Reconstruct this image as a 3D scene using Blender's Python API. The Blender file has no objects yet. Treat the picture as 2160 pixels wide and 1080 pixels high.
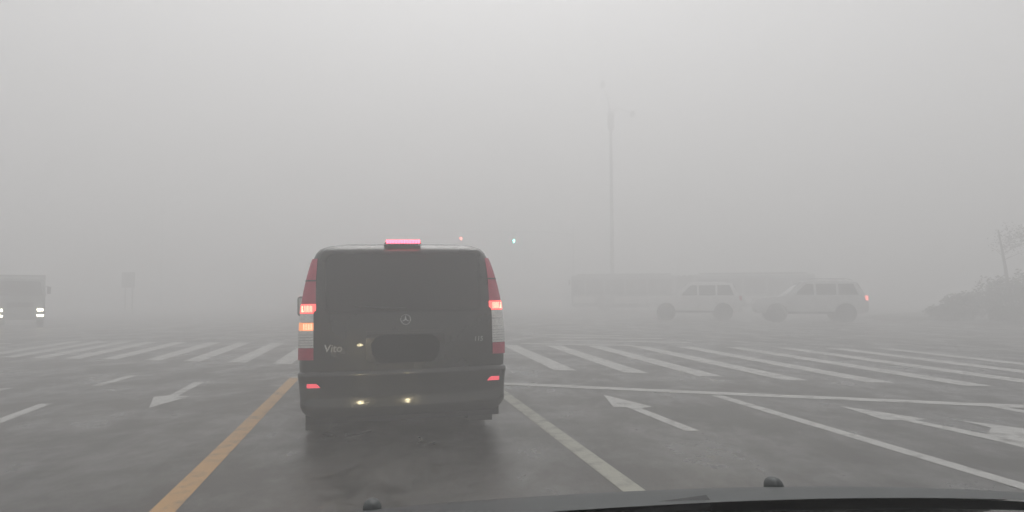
import bpy, bmesh, math, random
from mathutils import Vector, Matrix
from mathutils.geometry import tessellate_polygon

random.seed(7)
R = math.radians
sc = bpy.context.scene
col = sc.collection

# ------------------------------------------------------------------ camera, light, exposure
FPX, HOR, ROLL, EYE = 1500.0, 619.0, 0.2, 1.35        # photo is 2160 x 1080
PITCH = math.atan((HOR - 540) / FPX)
cam_d = bpy.data.cameras.new('camera')
cam_d.sensor_width = 36.0
cam_d.lens = FPX / 2160 * 36.0
cam_d.clip_start = 0.05
cam_d.clip_end = 2000
cam = bpy.data.objects.new('camera', cam_d)
col.objects.link(cam)
cam.matrix_world = (Matrix.Translation((0, 0, EYE)) @ Matrix.Rotation(math.pi / 2 + PITCH, 4, 'X')
                    @ Matrix.Rotation(R(-ROLL), 4, 'Z'))
sc.camera = cam

SUN_EL, SUN_AZ = 54.0, -2.0          # veiled sun ahead of the camera, a little to the left
world = bpy.data.worlds.new('World')
sc.world = world
world.use_nodes = True
wn = world.node_tree
wn.nodes.clear()
sky = wn.nodes.new('ShaderNodeTexSky')
sky.sky_type = 'NISHITA'
sky.sun_disc = False
sky.sun_elevation = R(SUN_EL)
sky.sun_rotation = R(SUN_AZ)
sky.dust_density = 5.0
hsv = wn.nodes.new('ShaderNodeHueSaturation')
hsv.inputs['Saturation'].default_value = 0.07
bg = wn.nodes.new('ShaderNodeBackground')
bg.inputs['Strength'].default_value = 0.10
wo = wn.nodes.new('ShaderNodeOutputWorld')
wn.links.new(sky.outputs['Color'], hsv.inputs['Color'])
wn.links.new(hsv.outputs['Color'], bg.inputs['Color'])
wn.links.new(bg.outputs['Background'], wo.inputs['Surface'])

sun_d = bpy.data.lights.new('sun', 'SUN')
sun_d.energy = 0.6
sun_d.angle = R(40)
sun_d.color = (1.0, 0.97, 0.93)
sun = bpy.data.objects.new('sun', sun_d)
col.objects.link(sun)
sdir = Vector((math.sin(R(SUN_AZ)) * math.cos(R(SUN_EL)), math.cos(R(SUN_AZ)) * math.cos(R(SUN_EL)), math.sin(R(SUN_EL))))
sun.rotation_euler = sdir.to_track_quat('Z', 'Y').to_euler()
sun.location = (0, 0, 40)

sc.view_settings.view_transform = 'Standard'
sc.view_settings.look = 'None'
sc.view_settings.exposure = 0.64
sc.view_settings.gamma = 1.0
sc.view_settings.use_curve_mapping = False
sc.cycles.max_bounces = 10
sc.cycles.volume_bounces = 4
sc.cycles.transparent_max_bounces = 8

FOG = 0.051


# ------------------------------------------------------------------ helpers
def ground(px, py, z=0.0):
    """where the line of sight through a photo pixel meets the ground"""
    d = cam.matrix_world.to_3x3() @ Vector(((px - 1080) / FPX, (540 - py) / FPX, -1.0))
    k = (EYE - z) / -d.z
    return Vector((d.x * k, d.y * k, z))


def tag(o, label=None, cat=None, group=None, kind=None):
    if label: o['label'] = label
    if cat: o['category'] = cat
    if group: o['group'] = group
    if kind: o['kind'] = kind
    return o


def empty(name, loc=(0, 0, 0), rz=0.0, label=None, cat=None, group=None, rx=0.0, ry=0.0):
    o = bpy.data.objects.new(name, None)
    o.empty_display_size = 0.3
    o.location = loc
    o.rotation_euler = (rx, ry, rz)
    col.objects.link(o)
    return tag(o, label, cat, group)


def copy_tree(o, parent=None):
    c = o.copy()
    col.objects.link(c)
    if parent: c.parent = parent
    for ch in list(o.children):
        copy_tree(ch, c)
    return c


class MB:
    def __init__(s):
        s.v, s.f = [], []

    def add(s, vs, fs):
        b = len(s.v)
        s.v += [tuple(v) for v in vs]
        s.f += [tuple(i + b for i in f) for f in fs]
        return s

    def box(s, c, d, rz=0.0, taper=1.0):
        x, y, z = d[0] / 2, d[1] / 2, d[2] / 2
        vs = []
        for k, t in ((-1, 1.0), (1, taper)):
            for i, j in ((-1, -1), (1, -1), (1, 1), (-1, 1)):
                p = Vector((i * x * t, j * y * t, k * z))
                p.rotate(Matrix.Rotation(rz, 3, 'Z'))
                vs.append(p + Vector(c))
        return s.add(vs, [(3, 2, 1, 0), (4, 5, 6, 7), (0, 1, 5, 4), (1, 2, 6, 5), (2, 3, 7, 6), (3, 0, 4, 7)])

    def tube(s, pts, radii, n=12, caps=True):
        pts = [Vector(p) for p in pts]
        if not isinstance(radii, (list, tuple)): radii = [radii] * len(pts)
        rings = []
        for i, p in enumerate(pts):
            t = (pts[min(i + 1, len(pts) - 1)] - pts[max(i - 1, 0)]).normalized()
            a = Vector((0, 0, 1)) if abs(t.z) < 0.9 else Vector((1, 0, 0))
            u = t.cross(a).normalized()
            w = t.cross(u)
            rings.append([p + (u * math.cos(k * 2 * math.pi / n) + w * math.sin(k * 2 * math.pi / n)) * radii[i] for k in range(n)])
        return s.rings(rings, caps)

    def rings(s, rings, caps=True, closed=True):
        n = len(rings[0])
        vs = [p for r in rings for p in r]
        fs = []
        for i in range(len(rings) - 1):
            for k in range(n if closed else n - 1):
                fs.append((i * n + k, i * n + (k + 1) % n, (i + 1) * n + (k + 1) % n, (i + 1) * n + k))
        if caps:
            fs.append(tuple(range(n))[::-1])
            fs.append(tuple(range((len(rings) - 1) * n, len(rings) * n)))
        return s.add(vs, fs)

    def lathe(s, prof, axis='X', c=(0, 0, 0), n=24):
        """prof: (along, radius) pairs round an axis"""
        rings = []
        for a, r in prof:
            ring = []
            for k in range(n):
                t = k * 2 * math.pi / n
                q = {'X': (a, r * math.cos(t), r * math.sin(t)), 'Y': (r * math.cos(t), a, r * math.sin(t)),
                     'Z': (r * math.cos(t), r * math.sin(t), a)}[axis]
                ring.append(Vector(c) + Vector(q))
            rings.append(ring)
        return s.rings(rings, True)

    def prism(s, poly, h0, h1):
        n = len(poly)
        vs = [(p[0], p[1], h0) for p in poly] + [(p[0], p[1], h1) for p in poly]
        fs = [tuple(range(n))[::-1], tuple(range(n, 2 * n))] + [(i, (i + 1) % n, n + (i + 1) % n, n + i) for i in range(n)]
        return s.add(vs, fs)

    def build(s, name, mat, parent=None, smooth=False, bevel=0.0, segs=2):
        me = bpy.data.meshes.new(name)
        me.from_pydata(s.v, [], s.f)
        bm = bmesh.new()
        bm.from_mesh(me)
        bmesh.ops.remove_doubles(bm, verts=bm.verts, dist=1e-5)
        bmesh.ops.recalc_face_normals(bm, faces=bm.faces)
        bm.to_mesh(me)
        bm.free()
        me.materials.append(mat)
        if smooth:
            for p in me.polygons: p.use_smooth = True
            try: me.set_sharp_from_angle(angle=R(38))
            except Exception: pass
        o = bpy.data.objects.new(name, me)
        col.objects.link(o)
        if parent: o.parent = parent
        if bevel:
            m = o.modifiers.new('edge', 'BEVEL')
            m.width = bevel
            m.segments = segs
            m.limit_method = 'ANGLE'
            m.angle_limit = R(35)
        return o


def mat(name, c, rough=0.5, metal=0.0, var=0.0, scale=6.0, spec=0.5, coat=0.0, emit=None, es=0.0, bump=0.0, rvar=0.0):
    m = bpy.data.materials.new(name)
    m.use_nodes = True
    nt = m.node_tree
    b = nt.nodes['Principled BSDF']
    b.inputs['Base Color'].default_value = (*c, 1)
    b.inputs['Roughness'].default_value = rough
    b.inputs['Metallic'].default_value = metal
    b.inputs['Specular IOR Level'].default_value = spec
    b.inputs['Coat Weight'].default_value = coat
    if emit:
        b.inputs['Emission Color'].default_value = (*emit, 1)
        b.inputs['Emission Strength'].default_value = es
    tc = nt.nodes.new('ShaderNodeTexCoord')
    nz = nt.nodes.new('ShaderNodeTexNoise')
    nz.inputs['Scale'].default_value = scale
    nz.inputs['Detail'].default_value = 6
    nt.links.new(tc.outputs['Object'], nz.inputs['Vector'])
    if var:
        mx = nt.nodes.new('ShaderNodeMix')
        mx.data_type = 'RGBA'
        mx.inputs[6].default_value = (*[x * (1 - var) for x in c], 1)
        mx.inputs[7].default_value = (*[min(1, x * (1 + var)) for x in c], 1)
        nt.links.new(nz.outputs['Fac'], mx.inputs[0])
        nt.links.new(mx.outputs[2], b.inputs['Base Color'])
    if rvar:
        mr = nt.nodes.new('ShaderNodeMapRange')
        mr.inputs[3].default_value = max(0.02, rough - rvar)
        mr.inputs[4].default_value = min(1, rough + rvar)
        nt.links.new(nz.outputs['Fac'], mr.inputs[0])
        nt.links.new(mr.outputs[0], b.inputs['Roughness'])
    if bump:
        bp = nt.nodes.new('ShaderNodeBump')
        bp.inputs['Strength'].default_value = bump
        bp.inputs['Distance'].default_value = 0.01
        n2 = nt.nodes.new('ShaderNodeTexNoise')
        n2.inputs['Scale'].default_value = scale * 12
        nt.links.new(tc.outputs['Object'], n2.inputs['Vector'])
        nt.links.new(n2.outputs['Fac'], bp.inputs['Height'])
        nt.links.new(bp.outputs['Normal'], b.inputs['Normal'])
    return m


def asphalt():
    m = bpy.data.materials.new('asphalt')
    m.use_nodes = True
    nt = m.node_tree
    b = nt.nodes['Principled BSDF']
    L = nt.links.new
    tc = nt.nodes.new('ShaderNodeTexCoord')

    def noise(scale, detail=6, rough=0.55, stretch=None, dist=0.0):
        n = nt.nodes.new('ShaderNodeTexNoise')
        n.inputs['Scale'].default_value = scale
        n.inputs['Detail'].default_value = detail
        n.inputs['Roughness'].default_value = rough
        n.inputs['Distortion'].default_value = dist
        src = tc.outputs['Object']
        if stretch:
            mp = nt.nodes.new('ShaderNodeMapping')
            mp.inputs['Rotation'].default_value = (0, 0, R(-10.3))
            mp.inputs['Scale'].default_value = stretch
            L(src, mp.inputs['Vector'])
            src = mp.outputs['Vector']
        L(src, n.inputs['Vector'])
        return n.outputs['Fac']

    def ramp(fac, stops):
        r = nt.nodes.new('ShaderNodeValToRGB')
        els = r.color_ramp.elements
        els[0].position, els[0].color = stops[0][0], (*stops[0][1], 1)
        els[1].position, els[1].color = stops[-1][0], (*stops[-1][1], 1)
        for p, c in stops[1:-1]:
            e = els.new(p)
            e.color = (*c, 1)
        L(fac, r.inputs['Fac'])
        return r.outputs['Color']

    def mul(a, bb, f=1.0):
        x = nt.nodes.new('ShaderNodeMix')
        x.data_type = 'RGBA'
        x.blend_type = 'MULTIPLY'
        x.inputs[0].default_value = f
        L(a, x.inputs[6])
        L(bb, x.inputs[7])
        return x.outputs[2]

    base = ramp(noise(0.35, 8, 0.6), [(0.3, (0.042, 0.040, 0.036)), (0.7, (0.074, 0.070, 0.063))])
    lane = ramp(noise(1.1, 5, 0.55, (1.0, 0.10, 1.0)), [(0.36, (0.70, 0.70, 0.70)), (0.6, (1, 1, 1))])
    damp = noise(1.05, 10, 0.68, (1.0, 0.6, 1.0), 0.1)
    stain = ramp(damp, [(0.40, (0.36, 0.36, 0.36)), (0.47, (0.78, 0.78, 0.78)), (0.58, (1.08, 1.08, 1.08))])
    grit = ramp(noise(38, 5, 0.75), [(0.36, (0.50, 0.50, 0.50)), (0.62, (1.05, 1.05, 1.05))])
    # hairline cracks
    vo = nt.nodes.new('ShaderNodeTexVoronoi')
    vo.feature = 'DISTANCE_TO_EDGE'
    vo.inputs['Scale'].default_value = 0.33
    wv = nt.nodes.new('ShaderNodeVectorMath')
    wv.operation = 'ADD'
    nv = nt.nodes.new('ShaderNodeTexNoise')
    nv.inputs['Scale'].default_value = 1.6
    nv.inputs['Detail'].default_value = 6
    L(tc.outputs['Object'], nv.inputs['Vector'])
    L(tc.outputs['Object'], wv.inputs[0])
    L(nv.outputs['Color'], wv.inputs[1])
    L(wv.outputs[0], vo.inputs['Vector'])
    crack = ramp(vo.outputs['Distance'], [(0.0, (0.45, 0.45, 0.45)), (0.006, (1, 1, 1))])
    c = mul(mul(mul(mul(base, lane), stain), grit), crack, 0.8)
    L(c, b.inputs['Base Color'])
    rr = nt.nodes.new('ShaderNodeMapRange')
    rr.inputs[1].default_value, rr.inputs[2].default_value = 0.38, 0.58
    rr.inputs[3].default_value, rr.inputs[4].default_value = 0.26, 0.62
    L(damp, rr.inputs[0])
    L(rr.outputs[0], b.inputs['Roughness'])
    bp = nt.nodes.new('ShaderNodeBump')
    bp.inputs['Strength'].default_value = 0.22
    bp.inputs['Distance'].default_value = 0.004
    L(noise(110, 3), bp.inputs['Height'])
    L(bp.outputs['Normal'], b.inputs['Normal'])
    return m


def paint(name, c, wear=0.7, base=(0.070, 0.067, 0.062), bare=0.40):
    """road paint, scuffed down to the asphalt in places"""
    m = bpy.data.materials.new(name)
    m.use_nodes = True
    nt = m.node_tree
    b = nt.nodes['Principled BSDF']
    b.inputs['Roughness'].default_value = 0.6
    tc = nt.nodes.new('ShaderNodeTexCoord')
    n = nt.nodes.new('ShaderNodeTexNoise')
    n.inputs['Scale'].default_value = 4.5
    n.inputs['Detail'].default_value = 9
    n.inputs['Roughness'].default_value = 0.68
    nt.links.new(tc.outputs['Object'], n.inputs['Vector'])
    r = nt.nodes.new('ShaderNodeValToRGB')
    e = r.color_ramp.elements
    e[0].position, e[0].color = bare - 0.06, (*[a * wear + bb * (1 - wear) for a, bb in zip(base, c)], 1)
    e[1].position, e[1].color = bare + 0.1, (*c, 1)
    nt.links.new(n.outputs['Fac'], r.inputs['Fac'])
    nt.links.new(r.outputs['Color'], b.inputs['Base Color'])
    return m


M = dict(
    asphalt=asphalt(),
    white=paint('worn_white_paint', (0.40, 0.40, 0.385)),
    white_old=paint('dull_white_paint', (0.30, 0.30, 0.25), 0.75, bare=0.42),
    yellow=paint('worn_yellow_paint', (0.44, 0.25, 0.085), 0.6),
    body=mat('black_van_paint', (0.012, 0.0135, 0.012), 0.28, 0.0, 0.25, 2.0, 0.5, 0.35, rvar=0.12),
    dirty=mat('dark_bumper', (0.017, 0.018, 0.016), 0.16, 0, 0.15, 1.5, 0.5, 0.5, rvar=0.04),
    seam=mat('black_rubber', (0.012, 0.012, 0.012), 0.7),
    glass=mat('tinted_glass', (0.010, 0.010, 0.011), 0.10, 0, 0.2, 3, 0.5, rvar=0.05),
    chrome=mat('chrome', (0.62, 0.62, 0.62), 0.22, 1.0, 0.1),
    redlens=mat('red_lens', (0.48, 0.05, 0.10), 0.18, 0, 0.15, 20, 0.5, 0.3),
    clear=mat('clear_lens', (0.80, 0.80, 0.78), 0.15, 0, 0.2, 30, 0.5, 0.4),
    brake=mat('lit_brake_lens', (0.5, 0.03, 0.03), 0.25, emit=(1.0, 0.10, 0.09), es=1.5),
    brakecore=mat('brake_bulb', (0.6, 0.2, 0.1), 0.3, emit=(1.0, 0.36, 0.24), es=2.4),
    amber=mat('lit_amber_lens', (0.6, 0.25, 0.05), 0.25, emit=(1.0, 0.36, 0.16), es=0.6),
    reflector=mat('glowing_red_reflector', (0.75, 0.05, 0.08), 0.15, emit=(1.0, 0.10, 0.14), es=0.55),  # no lamp: emission stands in for the light the reflector throws back
    led=mat('lit_red_led', (0.6, 0.05, 0.08), 0.25, emit=(1.0, 0.065, 0.11), es=5.5),
    tyre=mat('tyre_rubber', (0.018, 0.018, 0.018), 0.85, 0, 0.3, 15),
    rim=mat('alloy_rim', (0.42, 0.42, 0.43), 0.35, 0.9),
    underbody=mat('underbody', (0.012, 0.012, 0.012), 0.9),
    plate=mat('blacked_plate', (0.0015, 0.0015, 0.0015), 0.9, spec=0.05),
    grey=mat('dark_grey_car_paint', (0.035, 0.042, 0.043), 0.42, 0.0, 0.08, 3, 0.35, 0.0),
    dash=mat('black_dash_plastic', (0.004, 0.004, 0.0045), 0.75, 0, 0.3, 40, 0.2),
    wiper=mat('wiper_rubber', (0.02, 0.023, 0.024), 0.5),
    nozzle=mat('nozzle_plastic', (0.05, 0.058, 0.058), 0.5),
    headlamp=mat('lit_headlamp', (0.9, 0.88, 0.8), 0.2, emit=(1.0, 0.84, 0.50), es=130.0),
    truckpaint=mat('grey_green_truck_paint', (0.17, 0.19, 0.18), 0.45, 0, 0.2, 3),
    cargo=mat('grey_cargo_box', (0.22, 0.23, 0.23), 0.6, 0, 0.2, 2),
    lamp_on=mat('lit_vehicle_lamp', (0.9, 0.9, 0.85), 0.2, emit=(1.0, 0.90, 0.68), es=13.0),
    white_car=mat('white_car_paint', (0.72, 0.72, 0.71), 0.3, 0, 0.05, 3, 0.5, 0.5),
    silver_car=mat('silver_car_paint', (0.50, 0.51, 0.51), 0.32, 0.2, 0.06, 3, 0.5, 0.5),
    buspanel=mat('dull_white_bus_paint', (0.62, 0.62, 0.6), 0.4, 0, 0.08, 2),
    bus=mat('grey_bus_paint', (0.20, 0.21, 0.205), 0.4, 0, 0.08, 2, 0.5, 0.2),
    bus_roof=mat('grey_bus_roof', (0.13, 0.14, 0.14), 0.5, 0, 0.1, 2),
    bellows=mat('black_bellows', (0.02, 0.02, 0.02), 0.8),
    tail_on=mat('lit_tail_lamp', (0.7, 0.05, 0.05), 0.3, emit=(1.0, 0.22, 0.18), es=2.5),
    steel=mat('galvanised_steel', (0.30, 0.305, 0.305), 0.5, 0.3, 0.15, 3),
    darksteel=mat('dark_grey_steel', (0.07, 0.07, 0.07), 0.55, 0.3, 0.15, 3),
    lampglass=mat('street_lamp_glass', (0.5, 0.5, 0.48), 0.2),
    signback=mat('weathered_sign_back', (0.10, 0.105, 0.105), 0.55, 0.2, 0.15, 3),
    sig_green=mat('lit_green_signal', (0.1, 0.6, 0.5), 0.3, emit=(0.12, 1.0, 0.72), es=150.0),
    sig_red=mat('lit_red_signal', (0.6, 0.1, 0.1), 0.3, emit=(1.0, 0.16, 0.12), es=40.0),
    sig_off=mat('dark_signal_lens', (0.03, 0.03, 0.03), 0.3),
    kerb=mat('kerb_concrete', (0.22, 0.215, 0.205), 0.85, 0, 0.25, 6, bump=0.3),
    verge=mat('verge_soil', (0.045, 0.045, 0.03), 0.95, 0, 0.4, 3, bump=0.4),
    bark=mat('grey_bark', (0.06, 0.052, 0.045), 0.9, 0, 0.35, 8, bump=0.5),
)


def leafmat(name, a, b):
    m = bpy.data.materials.new(name)
    m.use_nodes = True
    nt = m.node_tree
    p = nt.nodes['Principled BSDF']
    p.inputs['Roughness'].default_value = 0.6
    g = nt.nodes.new('ShaderNodeNewGeometry')
    r = nt.nodes.new('ShaderNodeValToRGB')
    r.color_ramp.elements[0].color = (*a, 1)
    r.color_ramp.elements[1].color = (*b, 1)
    nt.links.new(g.outputs['Random Per Island'], r.inputs['Fac'])
    nt.links.new(r.outputs['Color'], p.inputs['Base Color'])
    return m


M['leaf'] = leafmat('shrub_leaf', (0.022, 0.032, 0.014), (0.060, 0.075, 0.035))
M['leaf2'] = leafmat('tree_leaf', (0.03, 0.04, 0.02), (0.07, 0.08, 0.045))

# ------------------------------------------------------------------ ground
U = Vector((-math.sin(R(10.4)), math.cos(R(10.4)), 0))        # along the lanes
V = Vector((U.y, -U.x, 0))                                     # to the right of them

mb = MB()
n = 24
xs = [-290 + 580 * i / n for i in range(n + 1)]
mb.add([(x, y, 0) for y in xs for x in xs], [(j * (n + 1) + i, j * (n + 1) + i + 1, (j + 1) * (n + 1) + i + 1, (j + 1) * (n + 1) + i)
                                             for j in range(n) for i in range(n)])
road = tag(mb.build('road', M['asphalt']), kind='structure')

# raised verge beyond the right-hand lanes
kp = [(17.4, 33.5), (18.0, 30.6), (19.6, 28.6), (22.5, 27.0), (60, 12.0), (120, 60), (70, 90), (26, 45.0), (20.0, 39.5), (18.0, 36.5)]


def inset(poly, d):
    out = []
    m = len(poly)
    for i in range(m):
        a, b, c = Vector(poly[i - 1]), Vector(poly[i]), Vector(poly[(i + 1) % m])
        n1 = Vector((-(b - a).y, (b - a).x)).normalized()
        n2 = Vector((-(c - b).y, (c - b).x)).normalized()
        k = (n1 + n2).normalized()
        out.append(tuple(b + k * d / max(0.3, k.dot(n1))))
    return out


kb = MB()
inn = inset(kp, 0.14)
m_ = len(kp)
kb.add([(*p, -0.02) for p in kp] + [(*p, 0.13) for p in kp] + [(*p, 0.13) for p in inn] + [(*p, -0.02) for p in inn],
       [(i, (i + 1) % m_, m_ + (i + 1) % m_, m_ + i) for i in range(m_)] +
       [(m_ + i, m_ + (i + 1) % m_, 2 * m_ + (i + 1) % m_, 2 * m_ + i) for i in range(m_)] +
       [(2 * m_ + i, 2 * m_ + (i + 1) % m_, 3 * m_ + (i + 1) % m_, 3 * m_ + i) for i in range(m_)])
tag(kb.build('kerb', M['kerb'], bevel=0.02), kind='structure')
tag(MB().add([(*p, 0.105) for p in inn], [tuple(range(m_))]).build('verge', M['verge']), kind='structure')


# ------------------------------------------------------------------ painted markings
def strip_poly(a, b, w):
    d = (b - a).normalized()
    s = Vector((d.y, -d.x, 0)) * w / 2
    return [a - s, a + s, b + s, b - s]


def painted(name, poly, m, z=0.003, parent=None, cut=24):
    """a thin sheet of paint, split along its length so that it lies with the road"""
    pts = [Vector((p.x, p.y, z)) for p in poly]
    tris = tessellate_polygon([pts])
    up = []
    for t in tris:
        a_, b_, c_ = [pts[k] for k in t]
        nz_ = (b_ - a_).cross(c_ - a_).z
        if abs(nz_) < 1e-7: continue
        up.append(tuple(t) if nz_ > 0 else tuple(reversed(t)))
    me = bpy.data.meshes.new(name)
    me.from_pydata(pts, [], up)
    me.materials.append(m)
    o = bpy.data.objects.new(name, me)
    col.objects.link(o)
    if parent: o.parent = parent
    return o


yl0, yl1 = ground(372, 1050), ground(622, 797)
yd = (yl1 - yl0).normalized()
tag(painted('centre_line', strip_poly(yl0 - yd * 5.0, yl1, 0.16), M['yellow']),
    'solid worn yellow line on the asphalt, left of the dark van', 'road marking')

sA, sB = ground(622, 795), ground(1085, 810.5)
s2, s3 = ground(1500, 829.5), ground(2160, 858)
sd = (s3 - s2).normalized()
sp = [sA, sB, s2, s3 + sd * 5]
side = [Vector((0.30, 0.954, 0)) * 0.135 for _ in sp]
tag(painted('stop_line', [p - s for p, s in zip(sp, side)] + [p + s for p, s in reversed(list(zip(sp, side)))], M['white'], 0.005),
    'long white stop line running from behind the van across the right-hand lanes', 'road marking')

a, b = ground(1085, 848), ground(1300, 1008)
d = (b - a).normalized()
tag(painted('lane_line', strip_poly(a - d * 1.35, b + d * 4, 0.16), M['white_old'], 0.003),
    'dull yellowish white lane line just right of the dark van, running to the bottom edge', 'road marking', 'lane lines at the stop line')
a, b = ground(1530, 840), ground(2150, 1024)
d = (b - a).normalized()
tag(painted('lane_line', strip_poly(a - d * 0.25, b + d * 4, 0.15), M['white'], 0.003),
    'white lane line slanting down between the two right-hand white arrows', 'road marking', 'lane lines at the stop line')
a = ground(2118, 861)
tag(painted('lane_line', strip_poly(a + U * 0.1, a - U * 9, 0.15), M['white'], 0.003),
    'white lane line at the far right edge, beginning at the stop line', 'road marking', 'lane lines at the stop line')

for (p, q, w, lab) in (((203, 814), (281, 792), 0.15, 'short white lane dash beside the tail of the left-hand arrow'),
                       ((-40, 903), (97, 852), 0.15, 'short white lane dash in the left lanes nearest the camera'),
                       ((-60, 836), (18, 818.5), 0.15, 'faint white lane dash cut by the left edge of the photo')):
    tag(painted('lane_dash', strip_poly(ground(*p), ground(*q), w), M['white'], 0.003), lab, 'road marking', 'dashes of the left lanes')


def arrow(pix, label, m='white', more=None):
    o = painted('road_arrow', [ground(*p) for p in pix], M[m], 0.003)
    if more:
        o2 = painted('branch', [ground(*p) for p in more], M[m], 0.005, o)
    tag(o, label, 'road marking', 'arrows painted on the lanes')


arrow([(1273, 833), (1294, 859), (1322, 859.5), (1446, 909.5), (1476, 909), (1352, 861.5), (1376, 858)],
      'white straight-ahead arrow in the lane right of the van')
arrow([(1769, 856), (1865, 886), (1901, 886.5), (2077, 925), (2160, 945), (2330, 987), (2385, 987), (2084, 917), (1929, 886.5), (1957, 884.5)],
      'white arrow for straight ahead and right turn, right of the straight-ahead arrow', 'white',
      [(2021, 887), (2091, 903), (2082, 918), (2160, 938), (2330, 950), (2290, 925), (2160, 904.5)])
arrow([(314, 861), (324, 837), (359, 834), (409, 806.5), (430, 806.5), (376, 835.5), (402, 836)],
      'white arrow pointing at the camera, left of the yellow line')

# zebra crossing in front of the van
zc = empty('zebra_crossing', (0, 13, 0), 0, 'wide zebra crossing of worn white bars running behind and beside the van', 'zebra crossing')
near_px = [(-64, 752.3), (0, 753.5), (65, 754.8), (134, 756), (213, 757.5), (303, 760), (386, 762), (480, 764.5), (576, 767), (680, 769), (788, 771.5), (905, 774),
           (1030, 777), (1168, 780.5), (1317, 786), (1473, 793.5), (1646, 801), (1828, 806.5), (2032, 813.5)]
nears = [ground(*p) for p in near_px]
step = nears[-1] - nears[-2]
for k in range(3): nears.append(nears[-1] + step)
fl = Vector((1, -0.175, 0)).normalized()
f0 = ground(1076, 728)
for q in nears:
    ww = 0.40
    wdir = Vector((0.957, -0.29, 0)) * (ww / 0.957)
    ang = R(10.4) if q.x < 0 else R(9.3)
    u = Vector((-math.sin(ang), math.cos(ang), 0))

    def hit(p):
        # where the bar meets the far edge of the crossing
        t = ((f0 - p).x * fl.y - (f0 - p).y * fl.x) / (u.x * fl.y - u.y * fl.x)
        return p + u * t
    q2 = q + wdir
    poly = [q, q2, hit(q2), hit(q)]
    o = painted('bar', [p - Vector((0, 13, 0)) for p in poly], M['white'], 0.003, zc)

# bars of the crossing over the other street, seen almost end on
zf = empty('zebra_crossing', (3, 22, 0), 0, 'faint thin bars of a second crossing beyond the near zebra, right of the van', 'zebra crossing')
for (p, q) in (((1150, 705.5), (1310, 708)), ((1160, 711.5), (1400, 714.5)), ((1172, 718), (1460, 722.5)), ((1100, 724.5), (1340, 729))):
    a, b = ground(*p), ground(*q)
    painted('bar', [v - Vector((3, 22, 0)) for v in strip_poly(a, b, 0.36)], M['white'], 0.003, zf)
zl = empty('zebra_crossing', (-16, 21, 0), 0, 'faint bars of a crossing at the left edge beyond the near zebra', 'zebra crossing')
for (p, q) in (((-90, 718), (20, 715.5)), ((-90, 728), (24, 724.5)), ((-100, 739), (10, 733))):
    a, b = ground(*p), ground(*q)
    painted('bar', [v - Vector((-16, 21, 0)) for v in strip_poly(a, b, 0.36)], M['white'], 0.003, zl)

# ------------------------------------------------------------------ the dark van
VAN_Y = 6.62
van = empty('van', (-0.975, VAN_Y, 0.0), R(13.2), 'dark tall passenger van stopped ahead with red brake lights on', 'van', ry=R(-0.75))


def lerp_tab(tab, z):
    if z <= tab[0][0]: return tab[0][1]
    for (z0, v0), (z1, v1) in zip(tab, tab[1:]):
        if z <= z1:
            return v0 + (v1 - v0) * (z - z0) / (z1 - z0)
    return tab[-1][1]


WT = [(0.27, 0.89), (0.34, 0.93), (0.50, 0.945), (0.70, 0.955), (0.90, 0.953), (1.10, 0.945), (1.25, 0.932), (1.40, 0.908), (1.55, 0.876), (1.66, 0.846), (1.74, 0.812),
      (1.785, 0.775), (1.815, 0.70), (1.838, 0.56), (1.852, 0.36), (1.858, 0.15)]
LT = [(0.27, 0.0), (0.40, 0.0), (0.95, 0.0), (1.10, 0.012), (1.30, 0.045), (1.50, 0.09), (1.66, 0.14), (1.76, 0.19), (1.785, 0.22), (1.815, 0.27), (1.838, 0.38), (1.852, 0.55), (1.858, 0.8)]
FT = [(0.27, 4.55), (0.5, 4.68), (0.8, 4.66), (0.95, 4.55), (1.05, 4.2), (1.12, 3.95), (1.3, 3.75), (1.55, 3.42), (1.74, 3.15), (1.785, 3.05), (1.815, 2.9), (1.838, 2.7), (1.852, 2.4), (1.858, 2.1)]
CR = 0.10


def rear_y(x, z, off=0.0):
    w = lerp_tab(WT, z) + off
    y0 = lerp_tab(LT, z) - off
    r = min(CR, w * 0.5)
    ax = min(abs(x), w)
    y = y0 + 0.05 * (min(ax, w - r) / w) ** 2
    if ax > w - r:
        y += r - math.sqrt(max(0, r * r - (ax - (w - r)) ** 2))
    return y


def plan(z, off=0.0, yend=None):
    """half the outline at height z, rear middle to the front (right-hand side)"""
    w = lerp_tab(WT, z) + off
    r = min(CR, w * 0.5)
    pts = [(x, rear_y(x, z, off)) for x in [(w - r) * i / 7 for i in range(8)]]
    yc = pts[-1][1] + r
    for k in range(1, 7):
        t = k / 6 * math.pi / 2
        pts.append((w - r + r * math.sin(t), yc - r * math.cos(t)))
    yf = lerp_tab(FT, z)
    if yend:
        pts += [(w, 0.35), (w, yend)]
    else:
        ya = pts[-1][1]
        for t in (0.1, 0.3, 0.5, 0.7, 0.88):
            pts.append((w * (1.0 if t < .8 else 0.985), ya + (yf - ya) * t))
        pts += [(w * 0.93, ya + (yf - ya) * 0.96), (w * 0.75, yf - 0.03), (w * 0.4, yf)]
    return pts


def slices(zs, off=0.0, yend=None):
    rings = []
    for z in zs:
        h = plan(z, off, yend)
        ring = [Vector((x, y, z)) for x, y in h] + [Vector((-x, y, z)) for x, y in reversed(h) if x > 1e-6]
        rings.append(ring)
    return rings


zs = [0.27, 0.31, 0.36, 0.43, 0.5, 0.6, 0.7, 0.8, 0.9, 1.0, 1.1, 1.18, 1.25, 1.33, 1.4, 1.48, 1.55, 1.61, 1.66, 1.70, 1.74, 1.765, 1.785, 1.80, 1.815, 1.828, 1.838, 1.846, 1.852, 1.858]
MB().rings(slices(zs)).build('body', M['body'], van, smooth=True)


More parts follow.
